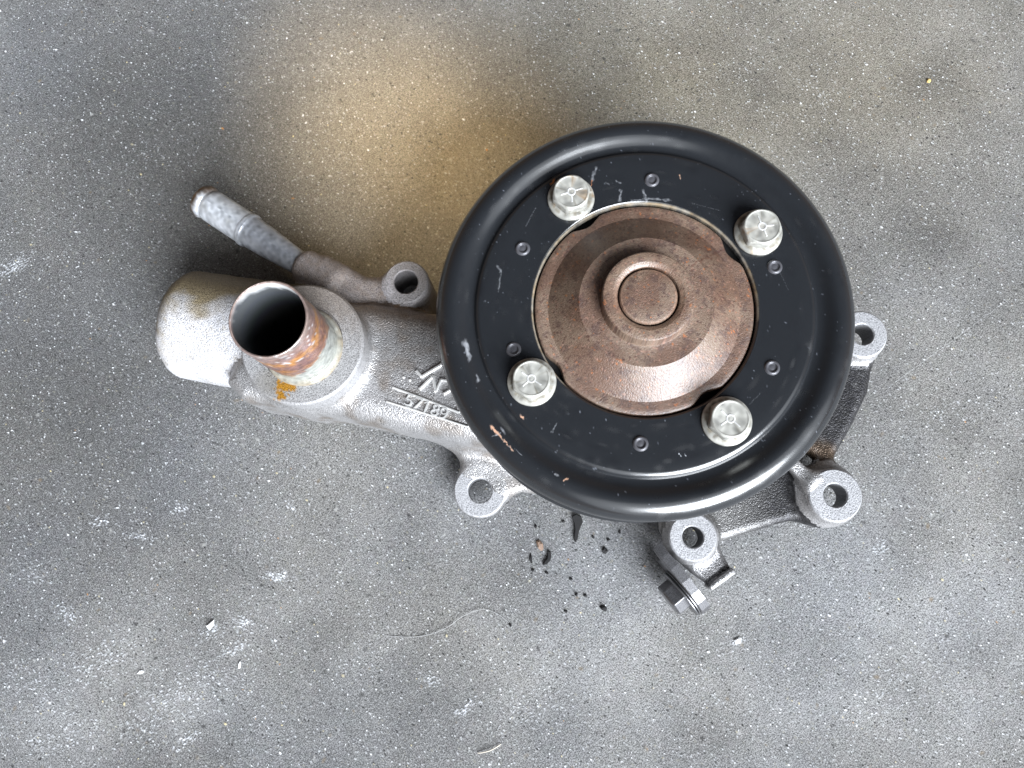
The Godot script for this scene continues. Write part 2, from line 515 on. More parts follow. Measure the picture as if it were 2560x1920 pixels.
func paint_maps() -> Array:   # black paint of the pulley with its chips, and its roughness
	var n := 1024
	var im := Image.create(n, n, false, Image.FORMAT_RGBA8)
	im.fill(Color(0.125, 0.13, 0.145))
	var ro := Image.create(n, n, false, Image.FORMAT_RGBA8)
	ro.fill(Color(0.20, 0.20, 0.20))
	var at := func(x: float, z: float) -> Vector2: return Vector2(0.5 + x / 134.0, 0.5 + z / 134.0) * n
	for k in 420:   # smears of dust and polish
		var a := rng.randf() * TAU
		var r := rng.randf_range(34, 64)
		var q: Vector2 = at.call(cos(a) * r, sin(a) * r)
		blob(im, q.x, q.y, rng.randf_range(8, 34), rng.randf_range(5, 14), a + PI * 0.5, Color(0.20, 0.20, 0.20) if rng.randf() < 0.5 else Color(0.07, 0.07, 0.08), rng.randf_range(0.03, 0.2), 1.0, 0.5)
		blob(ro, q.x, q.y, rng.randf_range(8, 34), rng.randf_range(5, 14), a + PI * 0.5, Color.WHITE if rng.randf() < 0.6 else Color(0.12, 0.12, 0.12), rng.randf_range(0.05, 0.22), 1.0, 0.5)
	for k in 300:   # dust specks
		var a := rng.randf() * TAU
		var r := rng.randf_range(34, 64)
		var q: Vector2 = at.call(cos(a) * r, sin(a) * r)
		var s := rng.randf_range(0.9, 2.6)
		blob(im, q.x, q.y, s * rng.randf_range(1, 2.2), s, rng.randf_range(0.4, 1.6), Color(0.55, 0.57, 0.61), rng.randf_range(0.1, 0.65), 0.8, 0.0)
	for s in PAINT_MARKS:
		var q: Vector2 = at.call(s[0], s[1])
		var e: Vector2 = at.call(s[2], s[3])
		var m := int(q.distance_to(e) / 2.0) + 2
		for k in m:
			var p := q.lerp(e, float(k) / (m - 1))
			var w: float = s[4] * 7.6 * rng.randf_range(0.5, 1.0)
			var o := Vector2(rng.randfn(), rng.randfn()) * w * 0.35
			blob(im, p.x + o.x, p.y + o.y, w, w * 0.6, (e - q).angle(), s[5], s[6] * rng.randf_range(0.4, 1.0), 0.5, 0.5)
			blob(ro, p.x + o.x, p.y + o.y, w, w * 0.6, (e - q).angle(), Color(0.8, 0.8, 0.8), s[6], 0.7, 0.4)
	for k in 1500:   # bright worn edge of the opening
		var a := rng.randf_range(PI * 0.75, TAU * 1.02)
		var q: Vector2 = at.call(cos(a) * 34.1, sin(a) * 34.1)
		blob(im, q.x, q.y, rng.randf_range(6, 16), rng.randf_range(2.0, 4.6), a + PI * 0.5, Color(0.62, 0.60, 0.56) if rng.randf() < 0.8 else Color(0.6, 0.45, 0.25), rng.randf_range(0.03, 0.16), 0.8, 0.3)
	im.convert(Image.FORMAT_RGB8)
	ro.convert(Image.FORMAT_RGB8)
	return [tex(im), tex(ro)]

const TAN := Color(0.72, 0.55, 0.44)
const GREY := Color(0.52, 0.53, 0.55)
const PAINT_MARKS := [   # x, z, to x, to z, width mm, colour, strength
	[-46.5, 36.5, -44.0, 39.0, 0.9, TAN, 1.0], [-44.0, 39.0, -40.0, 43.5, 0.5, TAN, 0.9], [-46.0, 39.2, -44.0, 38.5, 0.4, GREY, 0.8], [-43.3, 37.0, -42.8, 38.2, 0.8, GREY, 0.5], [-39.5, 43.0, -37.5, 45.0, 0.25, GREY, 0.7],
	[-25.2, 52.6, -24.2, 51.8, 0.8, TAN, 1.0], [-27.5, 50.6, -26.8, 51.0, 0.7, GREY, 0.8], [-54.5, 9.5, -53.5, 15.5, 1.2, GREY, 0.55], [-51.0, 20.5, -50.6, 22.5, 0.8, GREY, 0.5], [-37.5, 33.0, -36.8, 33.8, 0.6, TAN, 0.9],
	[-13.5, -46.5, -15.0, -42.0, 0.8, GREY, 0.45], [-15.0, -42.0, -15.3, -40.0, 0.35, Color(0.72, 0.38, 0.16), 0.9], [-6.0, -38.5, -6.4, -34.8, 0.7, GREY, 0.6], [-10.5, -41.0, -9.8, -40.5, 0.5, GREY, 0.5], [-7.5, -41.6, -6.0, -40.8, 0.5, GREY, 0.5],
	[1.0, -38.5, 2.0, -34.8, 0.7, GREY, 0.5], [2.0, -35.5, 9.0, -34.6, 0.7, GREY, 0.45], [-3.0, -35.0, 3.0, -35.2, 0.6, GREY, 0.5], [12.5, -43.0, 12.7, -41.8, 0.5, TAN, 0.8], [-43.6, -12.5, -44.6, -6.0, 0.5, GREY, 0.45],
	[-45.0, -14.0, -43.5, -12.0, 0.7, GREY, 0.4], [-28.0, -41.0, -27.0, -42.5, 0.8, Color(0.72, 0.42, 0.18), 0.9], [-27.0, 35.5, -28.5, 38.0, 0.5, GREY, 0.45], [16.0, -33.5, 24.5, -31.0, 0.2, GREY, 0.6], [8.5, 44.5, 9.0, 45.2, 0.3, Color(0.85, 0.87, 0.9), 0.9], [10.2, 44.8, 10.5, 45.4, 0.3, Color(0.85, 0.87, 0.9), 0.9],
	[-33.0, -33.0, -36.0, -27.0, 0.35, GREY, 0.4], [40.0, -14.0, 43.5, -5.0, 0.25, GREY, 0.35], [30.0, 30.0, 33.0, 27.0, 0.3, GREY, 0.3]]

func mat(albedo: Color, rough: float, metal: float) -> StandardMaterial3D:   # albedo given as linear values
	var m := StandardMaterial3D.new()
	m.albedo_color = albedo.linear_to_srgb()
	m.roughness = rough
	m.metallic = metal
	return m

func grainy(m: StandardMaterial3D, albedo: Texture2D, normal: Texture2D, repeat_mm: float, strength: float) -> StandardMaterial3D:
	m.uv1_triplanar = true
	m.uv1_scale = Vector3.ONE * (1000.0 / repeat_mm)
	m.uv1_triplanar_sharpness = 4.0
	if albedo: m.albedo_texture = albedo
	if normal:
		m.normal_enabled = true
		m.normal_texture = normal
		m.normal_scale = strength
	return m

func make_materials() -> void:
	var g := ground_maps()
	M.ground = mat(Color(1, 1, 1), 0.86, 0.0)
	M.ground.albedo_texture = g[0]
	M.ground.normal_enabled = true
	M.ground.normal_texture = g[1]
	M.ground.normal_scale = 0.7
	var cast := Image.create(512, 512, false, Image.FORMAT_RGBA8)
	cast.fill(Color(0.86, 0.86, 0.87))
	cast.blend_rect(grain_tile(512, 0.6, 0.6), Rect2i(0, 0, 512, 512), Vector2i.ZERO)
	for k in 1500:
		var r := rng.randf_range(0.8, 2.4)
		blob(cast, rng.randf() * 512, rng.randf() * 512, r * 1.6, r * 0.8, rng.randf() * 3, Color(0.4, 0.4, 0.4) if rng.randf() < 0.5 else Color.WHITE, rng.randf_range(0.2, 0.6), 0.9, 0.0)
	var cb: Image = cast.duplicate()
	cb.resize(300, 300, Image.INTERPOLATE_BILINEAR)
	cb.resize(512, 512, Image.INTERPOLATE_CUBIC)
	cb.bump_map_to_normal_map(3.5)
	cast.convert(Image.FORMAT_RGB8)
	var smooth: Image = cast.duplicate()
	smooth.resize(128, 128, Image.INTERPOLATE_BILINEAR)
	smooth.resize(256, 256, Image.INTERPOLATE_CUBIC)
	var smooth_tex := tex(smooth)
	var cast_tex := tex(cast)
	var cast_n := tex(cb)
	M.cast = grainy(mat(Color(0.87, 0.86, 0.83), 0.48, 0.72), cast_tex, cast_n, 80.0, 0.85)
	M.cast.metallic_specular = 0.5
	M.chalk = grainy(mat(Color(1.0, 1.0, 1.0), 0.55, 0.15), cast_tex, cast_n, 80.0, 0.85)
	M.chalk.vertex_color_use_as_albedo = true
	M.cast.vertex_color_use_as_albedo = true
	M.letters = mat(Color(0.68, 0.68, 0.67), 0.48, 0.6)
	M.dirty = grainy(mat(Color(0.80, 0.80, 0.82), 0.62, 0.12), cast_tex, cast_n, 80.0, 0.9)
	M.dirty.vertex_color_use_as_albedo = true
	M.machined = grainy(mat(Color(0.78, 0.775, 0.76), 0.5, 0.25), cast_tex, cast_n, 80.0, 0.45)
	M.machined.vertex_color_use_as_albedo = true
	M.zinc = grainy(mat(Color(1.0, 1.0, 1.0), 0.30, 0.25), smooth_tex, cast_n, 130.0, 0.2)
	M.zinc.vertex_color_use_as_albedo = true
	M.bolt = grainy(mat(Color(0.86, 0.86, 0.83), 0.42, 0.25), smooth_tex, null, 130.0, 0.0)
	M.bolt.vertex_color_use_as_albedo = true
	M.steel = grainy(mat(Color(0.36, 0.36, 0.37), 0.36, 0.85), cast_tex, cast_n, 60.0, 0.12)
	var p := paint_maps()
	M.paint = mat(Color(1, 1, 1), 1.0, 0.0)
	M.paint.albedo_texture = p[0]
	M.paint.roughness_texture = p[1]
	M.paint.roughness_texture_channel = BaseMaterial3D.TEXTURE_CHANNEL_GREEN
	M.paint.metallic_specular = 0.85
	M.worn = mat(Color(0.09, 0.09, 0.10), 0.3, 0.3)
	M.black = mat(Color(0.012, 0.012, 0.014), 0.3, 0.0)
	M.rust = mat(Color(1, 1, 1), 0.50, 0.0)
	M.rust.metallic_specular = 0.75
	M.rust.albedo_texture = rust_tex()
	M.rust.normal_enabled = true
	M.rust.normal_texture = cast_n
	M.rust.normal_scale = 0.4
	M.dark_tone = mat(Color(1, 1, 1), 0.5, 0.0)
	M.dark_tone.vertex_color_use_as_albedo = true
	M.rubber = mat(Color(0.006, 0.006, 0.0065), 0.85, 0.0)
	M.flake = grainy(mat(Color(0.30, 0.20, 0.14), 0.6, 0.0), cast_tex, cast_n, 8.0, 0.8)
	M.pale = mat(Color(0.72, 0.73, 0.74), 0.7, 0.0)
	M.tan = mat(Color(0.50, 0.36, 0.14), 0.75, 0.0)
	M.hair = mat(Color(0.36, 0.36, 0.36), 0.5, 0.0)
	M.wood = mat(Color(0.55, 0.50, 0.42), 0.7, 0.0)

# ------------------------------------------------------------------ the scene
func _ready() -> void:
	rng.seed = 4711
	n3.seed = 12
	n3.frequency = 0.05
	n3.fractal_octaves = 3

	var cam := Camera3D.new()
	cam.name = "camera"
	cam.transform = Transform3D(Basis(Vector3(0.99887, -0.04748, 0.0), Vector3(0.00940, 0.19785, -0.98019), Vector3(0.04654, 0.97909, 0.19807)).orthonormalized(), Vector3(-30.411, 297.342, 67.275) * MM)
	cam.fov = 53.102
	cam.near = 0.02
	cam.far = 20.0
	add_child(cam)
	cam.current = true
	var we := WorldEnvironment.new()
	we.name = "world_environment"
	var env := Environment.new()
	env.background_mode = Environment.BG_SKY
	var sm := ProceduralSkyMaterial.new()
	sm.sky_top_color = Color(0.24, 0.25, 0.28)
	sm.sky_horizon_color = Color(0.60, 0.49, 0.37)
	sm.sky_curve = 0.3
	sm.ground_horizon_color = Color(0.40, 0.37, 0.34)
	sm.ground_bottom_color = Color(0.2, 0.2, 0.2)
	sm.sun_angle_max = 1.0
	var sky := Sky.new()
	sky.sky_material = sm
	env.sky = sky
	env.background_energy_multiplier = 0.34
	env.tonemap_mode = Environment.TONE_MAPPER_LINEAR
	env.tonemap_exposure = 2.4
	env.sdfgi_enabled = true
	env.ssao_enabled = true
	env.ssil_enabled = true
	we.environment = env
	add_child(we)
	var sun := DirectionalLight3D.new()
	sun.name = "sun"
	sun.light_energy = 1.6
	sun.light_color = Color(0.955, 0.975, 1.0)
	sun.light_angular_distance = 42.0
	sun.shadow_enabled = true
	add_child(sun)
	sun.look_at_from_position(Vector3(0.56, 0.66, 0.86), Vector3.ZERO)

	# the warm lamp whose pool of light lies on the concrete above the pump
	var lamp := SpotLight3D.new()
	lamp.name = "warm_lamp"
	lamp.light_color = Color(1.0, 0.89, 0.71)
	lamp.light_energy = 0.31
	lamp.light_size = 0.03
	lamp.spot_range = 3.0
	lamp.spot_attenuation = 2.0
	lamp.spot_angle = 6.0
	lamp.spot_angle_attenuation = 0.25
	lamp.shadow_enabled = true
	add_child(lamp)
	lamp.look_at_from_position(Vector3(-330, 330, -390) * MM, Vector3(-90, 0, -100) * MM)

	make_materials()
	# the ground
	var gb := Bag.new()
	var e := 3000.0
	for q in [Vector2(-e, -e), Vector2(e, -e), Vector2(e, e), Vector2(-e, e)]:
		gb.add(Vector3(q.x, 0, q.y), Vector3.UP, Color.WHITE, Vector2((q.x + 50.0 + GT * 0.5) / GT, (q.y + GT * 0.5) / GT))
	gb.quad(0, 1, 2, 3)
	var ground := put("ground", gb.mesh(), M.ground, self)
	ground.set_meta("kind", "structure")
	tag(ground, "grey concrete ground with fine pale specks and dusty scuffs", "ground")

	var pump := Node3D.new()
	pump.name = "water_pump"
	add_child(pump)
	tag(pump, "used cast aluminium water pump with black pulley and rusty hub lying on grey concrete", "water pump")
	build_casting(pump)
	build_pipes(pump)
	build_side_plug(pump)
	build_pulley(pump)
	build_debris()

# ------------------------------------------------------------------ casting
func V(a: Array) -> PackedVector2Array:
	var o := PackedVector2Array()
	for k in range(0, a.size(), 2): o.append(Vector2(a[k], a[k + 1]))
	return o

func ring(x: float, z: float, r: float, n := 20) -> PackedVector2Array:
	var o := PackedVector2Array()
	for k in n: o.append(Vector2(x + cos(TAU * k / n) * r, z + sin(TAU * k / n) * r))
	return o

enum { HOUSING, ELBOW, BRACKET, LUG_A, LUG_B, LUG_C, LUG_D, LUG_E, STUB, WEB }
const LUGS := [   # id, x, z, top, radius, hole radius
	[3, -55.8, 49.7, 13.0, 9.7, 4.4], [4, 84.7, -6.2, 20.0, 8.8, 3.9], [5, 70.1, 52.1, 20.0, 9.3, 4.1], [6, 19.9, 66.5, 20.0, 8.4, 3.7], [7, -82.0, -25.2, 31.0, 8.2, 4.4]]

func cast_colour(id: int, p: Vector3, n: Vector3) -> Color:
	var a := n3.get_noise_3dv(p * 1.3 + Vector3(50, 0, 0)) * 0.5 + 0.5
	var f := n3.get_noise_3dv(p * 7.0) * 0.5 + 0.5
	var col := Color(0.80, 0.80, 0.82).lerp(Color(0.62, 0.62, 0.63), smoothstep(0.4, 0.75, a)) * (0.88 + 0.22 * f)
	var dirt_and_tone := 0.0
	match id:
		BRACKET: dirt_and_tone = 0.85
		LUG_E: dirt_and_tone = 0.45
		ELBOW: dirt_and_tone = smoothstep(-8.0, -24.0, p.z + (a - 0.5) * 22.0 + (f - 0.5) * 8.0) * 1.5 + 0.6 * smoothstep(0.56, 0.72, f) * a + 0.7 * smoothstep(-159.0, -171.0, p.x + (a - 0.5) * 14.0) * smoothstep(0.35, 0.7, a)
		WEB: dirt_and_tone = 0.35 * smoothstep(0.4, 0.8, a) if p.x < 10.0 else 0.95 + 0.5 * a
		STUB: dirt_and_tone = (0.55 + 0.4 * a) * smoothstep(83.2, 81.2, 0.575 * p.x + 0.818 * p.z)
		HOUSING: dirt_and_tone = maxf(smoothstep(-2.0, -15.0, p.z - 0.1 * p.x - 9.0 + (a - 0.5) * 12.0) * 0.75 * float(p.x < -60.0) + 0.45 * smoothstep(0.5, 0.75, a), 0.55 * smoothstep(40.0, 55.0, p.x))
	if id == WEB and p.y > 15.6 and p.x > 50.0: dirt_and_tone = 0.1
	if id == HOUSING and p.x < -55.0:
		var dark_tone := smoothstep(-104.0, -76.0, p.x) * smoothstep(17.0, -6.0, p.z + (a - 0.5) * 10.0) * (0.35 + 0.65 * a)  # sooty grime on the arm beside the pulley
		col = col.lerp(Color(0.20, 0.19, 0.18), dark_tone * 0.85)
	dirt_and_tone *= 0.55 + 0.6 * f
	var brown := Color(0.44, 0.335, 0.25) if id != ELBOW else Color(0.34, 0.27, 0.15)
	if id == STUB: brown = Color(0.10, 0.10, 0.11)
	if id == WEB and p.x > 10.0: brown = Color(0.30, 0.30, 0.30).lerp(Color(0.04, 0.04, 0.045), smoothstep(30.0, 55.0, p.x)).lerp(Color(0.12, 0.075, 0.04), smoothstep(9.0, 4.0, Vector2(p.x - 68.0, p.z - 39.0).length()))  # web darkens to near black towards the right
	return col.lerp(brown, clampf(dirt_and_tone, 0.0, 0.95))

func build_casting(pump: Node3D) -> void:
	F.resize(NX * NY * NZ)
	F.fill(100.0)
	ID.resize(NX * NY * NZ)
	# the arm that carries the water to the volute
	slab(V([-134, -12, -95, -17.5, -58, -11, -40, -8, -30, 10, -34, 38, -62, 34, -100, 25.5, -134, 18]), 5.0, 36.0, 8.0, 2.0, HOUSING)
	slab(ring(0, 4, 50, 28), 3.0, 30.0, 8.0, 4.0, HOUSING)   # volute under the pulley
	slab(ring(0, 0, 24, 20), 20.0, 52.0, 4.0, 6.0, HOUSING)  # bearing snout
	# pedestal and collar under the tube
	slab(ring(-114.4, 1.6, 21.2, 28), 4.0, 42.0, 3.0, 4.0, HOUSING)
	slab(V([-137, -10, -144, 13, -138, 19.5, -115, 22.5, -112, -10]), 4.0, 39.0, 5.0, 3.0, HOUSING)
	# the stub to the left
	drum(Vector3(-118, 21.5, -4), Vector3(-170.5, 21.0, -13.6), 21.5, 20.5, 6.5, 1.5, ELBOW)
	# bracket from the hose nipple to its lug
	slab(V([-122, -30, -113.5, -38, -106, -34, -98, -29.5, -89, -29.5, -84, -33, -80, -18, -89, -18, -100, -15, -115, -23]), 12.0, 29.0, 5.0, 3.0, BRACKET)
	drum(Vector3(-124, 25, -35.5), Vector3(-108, 25, -25), 6.3, 7.5, 3.0, 3.0, BRACKET)
	slab(V([-92, -20, -76, -20, -70, -8, -92, -8]), 5.0, 24.0, 4.0, 4.0, BRACKET)
	slab(V([-118, -30, -86, -24, -76, -13, -86, -9, -112, -14]), 6.0, 26.5, 4.0, 4.0, BRACKET)
	# webs and lugs
	slab(V([-70, 26, -64, 36, -62.5, 43, -56, 48, -46, 52, -40.5, 50.2, -28, 52, -5, 46, -5, 20]), 6.5, 12.0, 3.0, 9.0, WEB)
	slab(V([30, -25, 76, -16, 88, -8, 91, 0, 87.5, 14, 81.5, 25, 76.5, 33, 71, 41, 64, 36.5, 56, 38, 20, 40]), 7.0, 15.0, 3.0, 7.0, WEB)
	slab(V([40, 30, 57.5, 40.5, 66, 47, 74, 58, 66, 61.5, 56, 60.8, 46, 63.5, 33, 67.5, 22, 70, 10, 64, 8, 50]), 6.0, 14.0, 3.0, 4.0, WEB)
	slab(V([50, 36.5, 53.5, 33.5, 64.8, 46.0, 61.2, 49.4]), 7.0, 19.0, 1.2, 0.8, WEB)
	slab(V([12, 68, 27, 64, 33.5, 76.5, 25.5, 83.0, 20, 79]), 9.0, 15.0, 2.0, 2.5, STUB)
	slab(V([24.8, 83.2, 33.6, 77.0, 35.0, 78.8, 26.2, 85.0]), 7.0, 17.5, 0.8, 0.8, STUB)
	for l in LUGS:
		var low: float = 4.0 if l[0] == LUG_E else (7.0 if l[0] == LUG_A else 9.0)
		slab(ring(l[1], l[2], l[4] + 0.3, 24), low, l[3] - 0.4, 1.2, 4.5, l[0])
		if l[0] == LUG_C: slab(ring(l[1] - 1.2, l[2] - 1.0, l[4] + 1.6, 24), low, l[3] - 4.0, 3.0, 5.0, l[0])
	for l in LUGS: bore(l[1], l[2], l[5] + 0.25, -5.0 if l[0] != LUG_E else 14.0, 60.0)
	bore(-114.0, 2.6, 12.3, 9.0, 60.0)
	bore(-170.0, -12.3, 1.0, 100.0, 101.0)
	var parts := nets(cast_colour)
	var names := ["housing", "elbow_stub", "bracket", "mounting_lug", "mounting_lug", "mounting_lug", "mounting_lug", "mounting_lug", "side_stub", "web"]
	var nodes := {}
	for id in parts:
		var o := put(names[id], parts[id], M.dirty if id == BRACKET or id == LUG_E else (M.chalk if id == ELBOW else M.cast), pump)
		nodes[id] = o
	nodes[BRACKET].set_meta("label", "brown dirty bracket between hose nipple and its lug")
	nodes[ELBOW].set_meta("label", "bulky rounded stub left of the rusty tube")
	nodes[LUG_E].set_meta("label", "dirty brown bolt lug above the arm")
	for l in LUGS:   # machined face and bore of each lug
		var top: float = l[3]
		var r: float = l[4]
		var h: float = l[5]
		var low := 14.0 if l[0] == LUG_E else (7.0 if l[0] == LUG_A else 9.0)
		var dirty: bool = l[0] == LUG_E
		var paint := func(p: Vector3) -> Color:
			var f := n3.get_noise_3dv((p + Vector3(l[1], 0, l[2])) * 5.0) * 0.5 + 0.5
			var c := Color(0.72, 0.73, 0.76) * (0.9 + 0.2 * f)
			if dirty: c = c.lerp(Color(0.44, 0.36, 0.28), 0.35 + 0.35 * f)
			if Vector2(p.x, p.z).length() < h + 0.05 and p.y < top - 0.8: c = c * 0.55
			return c
		var prof := [Vector2(r, top - 3.0), Vector2(r, top - 0.5), Vector2(r - 0.5, top), Vector2(h + 0.4, top), Vector2(h, top - 0.4), Vector2(h, top - 1.0), Vector2(h, low)]
		var f := put("boss_face", lathe(PackedVector2Array(prof), 56, 70, null, paint), M.dirty if dirty else M.machined, nodes[l[0]], Vector3(l[1], 0, l[2]))
		f.name = "boss_face"
	# a stray bolt tip seen down the dirty lug
	put("bore_floor", lathe(rounded([Vector2(4.2, 13.8), Vector2(2.6, 14.5), Vector2(1.4, 17.0), Vector2(0.0, 17.2)], 0.6), 32, 70), M.dirty, nodes[LUG_E], Vector3(-81.2, 0, -24.2))
	# raised lettering on the arm
	var h: MeshInstance3D = nodes[HOUSING]
	var y := 35.4
	var marks := [[-84.6, 15.2, -61.0, 24.3, 0.9], [-86.6, 20.2, -58.0, 29.3, 0.7]]
	for m in marks:
		put("cast_line", bar(Vector2(m[0], m[1]), Vector2(m[2], m[3]), m[4], y, y + 1.3, 0.3), M.letters, h)
	for m in [[-76.3, 9.4, -74.4, 11.6, 1.1], [-74.4, 11.6, -63.5, 4.9, 1.2], [-75.0, 16.0, -70.4, 11.5, 1.1], [-70.4, 11.5, -69.3, 16.9, 1.1], [-69.3, 16.9, -67.6, 12.8, 0.9], [-67.6, 12.8, -62.6, 13.6, 1.0], [-66.5, 17.8, -63.0, 15.8, 1.0]]:
		put("cast_mark", bar(Vector2(m[0], m[1]), Vector2(m[2], m[3]), m[4], y, y + 1.7, 0.3), M.letters, h)
	for q in [Vector2(-80.9, 11.6), Vector2(-78.6, 12.6)]:
		put("cast_dot", lathe(rounded([Vector2(0.75, y), Vector2(0.6, y + 1.0), Vector2(0, y + 1.1)], 0.3), 20), M.cast, h, Vector3(q.x, 0, q.y))
	var tm := TextMesh.new()
	tm.text = "57189"
	var sf := SystemFont.new()
	sf.font_names = PackedStringArray(["Droid Sans"])
	tm.font = sf
	tm.font_size = 32
	tm.pixel_size = 0.000165
	tm.depth = 0.0021
	var phi := 0.366
	put("part_number", tm, M.letters, h, Vector3(-72.6, y + 0.35, 22.4), Basis(Vector3(cos(phi), 0, sin(phi)) * 1.12, Vector3(sin(phi), 0, -cos(phi)), Vector3.UP))

# ------------------------------------------------------------------ pipes
func rusty(p: Vector3) -> Color:
	var a := n3.get_noise_3dv(p * 2.5 + Vector3(9, 70, 3)) * 0.5 + 0.5
	var f := n3.get_noise_3dv(p * 10.0) * 0.5 + 0.5
	return Color(0.40, 0.17, 0.07).lerp(Color(0.30, 0.17, 0.15), smoothstep(0.4, 0.6, a)).lerp(Color(0.66, 0.33, 0.12), smoothstep(0.55, 0.8, f) * 0.8)

func build_pipes(pump: Node3D) -> void:
	# machined seat of the tube
	var seat_paint := func(p: Vector3) -> Color:
		var w := p + Vector3(-114.4, 0, 1.6)
		var f := n3.get_noise_3dv(w * 6.0) * 0.5 + 0.5
		var c := Color(0.60, 0.60, 0.61) * (0.85 + 0.3 * f)
		var b := smoothstep(8.0, -16.0, w.z + (f - 0.5) * 8.0)
		c = c.lerp(Color(0.36, 0.29, 0.23), b * 0.75)
		var dirty := smoothstep(11.0, 3.0, Vector2(w.x + 122.0, (w.z - 14.5) * 1.4).length()) * (0.4 + 0.6 * f)
		c = c.lerp(Color(0.33, 0.30, 0.24), dirty * 0.8)
		var fine := n3.get_noise_3dv(w * 13.0)
		var run := smoothstep(0.40, 0.62, 1.0 - Vector2((w.x + 118.4 + (w.z - 15.0) * 0.4) * 1.1, (w.z - 16.2) * 0.7).length() / 6.0 + fine * 0.4 + (f - 0.5) * 0.7)
		return c.lerp(Color(0.62, 0.30, 0.03), run)
	var prof := PackedVector2Array([Vector2(21.3, 37), Vector2(21.3, 45.2), Vector2(20.6, 46.0)])
	for k in 20: prof.append(Vector2(lerpf(20.3, 14.2, k / 19.0), 46.0 + 0.025 * sin(k * 2.1)))
	prof.append(Vector2(13.9, 45.3))
	prof.append(Vector2(12.0, 45.3))
	put("tube_seat", lathe(prof, 240, 70, null, seat_paint), M.machined, pump, Vector3(-114.4, 0, 1.6))
	# the tube: zinc below, rust above
	var tube_paint := func(p: Vector3) -> Color:
		var a := atan2(p.z, p.x)
		var f := n3.get_noise_3dv(p * 6.0) * 0.5 + 0.5
		var g := n3.get_noise_3dv(p * 2.0 + Vector3(0, 0, 90)) * 0.5 + 0.5
		var line := 57.5 + 3.0 * sin(a * 2.0 + 0.6) + (f - 0.5) * 5.0
		var z := Color(0.52, 0.54, 0.49).lerp(Color(0.45, 0.44, 0.36), smoothstep(0.4, 0.8, g) * 0.5)
		z = z.lerp(Color(0.5, 0.3, 0.1), smoothstep(48.6, 46.5, p.y) * 0.7 * f)
		var ru := rusty(p)
		ru = ru.lerp(Color(0.36, 0.25, 0.23), smoothstep(71.0, 74.0, p.y + (g - 0.5) * 6.0) * 0.8)
		ru = ru.lerp(Color(0.66, 0.31, 0.08), smoothstep(2.2, 0.6, absf(p.y - 70.0 + (f - 0.5) * 7.0)) * 0.8)
		ru = ru.lerp(Color(0.24, 0.13, 0.12), smoothstep(2.5, 0.8, absf(p.y - 64.0 + (g - 0.5) * 8.0)) * 0.7)
		var c := z.lerp(ru, smoothstep(line - 0.8, line + 0.8, p.y))
		if p.y > 69.0 and f > 0.66 and a > 0.0: c = c.lerp(Color(0.85, 0.80, 0.78), 0.85)
		if p.y > 78.6: c = c.lerp(Color(0.42, 0.36, 0.32), 0.5)
		return c
	var tp := PackedVector2Array([Vector2(13.6, 45.4), Vector2(13.7, 46.6), Vector2(13.2, 47.3), Vector2(12.5, 47.6)])
	for k in 30: tp.append(Vector2(12.15 + 0.22 * exp(-pow((47.9 + k * 1.06 - 62.0) / 3.0, 2.0)), 48.0 + k * 1.06))
	tp.append_array([Vector2(12.15, 79.4), Vector2(12.0, 79.9), Vector2(11.7, 80.1), Vector2(11.35, 79.9)])
	var tube := put("inlet_tube", lathe(tp, 96, 70, null, tube_paint), M.zinc, pump, Vector3(-113.7, 0, 2.8))
	tube.set_meta("label", "upright tube, rusty towards its open rim")
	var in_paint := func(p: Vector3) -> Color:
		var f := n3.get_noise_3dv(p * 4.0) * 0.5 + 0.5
		var lit := smoothstep(76.0, 79.5, p.y + (f - 0.5) * 5.0 - 3.0 * (p.z - p.x) / 16.0)  # light on the wall below the rim, painted into the colour
		return Color(0.012, 0.012, 0.014).lerp(Color(0.06, 0.065, 0.07), smoothstep(58.0, 76.0, p.y)).lerp(Color(0.5, 0.5, 0.5), lit).lerp(Color(0.16, 0.06, 0.03), smoothstep(79.0, 79.9, p.y) * 0.8 * f)  # shade deepening down the bore is painted in as well
	var ip := PackedVector2Array()
	for k in 40: ip.append(Vector2(11.35, 79.9 - k * 1.8))
	ip.append(Vector2(0.0, 9.6))
	put("bore", lathe(ip, 72, 70, null, in_paint), M.dark_tone, tube)
	# the hose nipple
	var tip := Vector3(-164.3, 24.0, -62.4)
	var root := Vector3(-116.5, 25.0, -30.2)
	var u := (root - tip).normalized()
	var s := u.cross(Vector3.UP).normalized()
	var nb := Basis(s, u, s.cross(u))
	var nip_paint := func(p: Vector3) -> Color:
		var f := n3.get_noise_3dv(p * 6.0) * 0.5 + 0.5
		var g := n3.get_noise_3dv(p * 2.2) * 0.5 + 0.5
		var c := Color(0.92, 0.96, 1.0) * (0.82 + 0.25 * f)
		c = c.lerp(Color(0.42, 0.38, 0.28), smoothstep(0.0, -4.0, p.x) * 0.35 * f + smoothstep(0.55, 0.8, g) * 0.3)
		c = c.lerp(Color(0.20, 0.21, 0.24), smoothstep(22.5, 24.5, p.y) * (0.35 + 0.4 * f) + smoothstep(1.0, 0.0, absf(p.y - 21.6)) * 0.5)
		var r := smoothstep(3.2, 1.0, p.y + (f - 0.5) * 3.0)
		r = maxf(r, smoothstep(7.5, 2.0, p.y + (f - 0.5) * 4.0) * smoothstep(0.5, -3.0, p.x))
		return c.lerp(Color(0.12, 0.075, 0.045).lerp(Color(0.40, 0.18, 0.06), smoothstep(0.5, 0.8, g)), r)
	var np := PackedVector2Array([Vector2(5.6, 0.0)])
	np = PackedVector2Array()
	var ny := 56.0
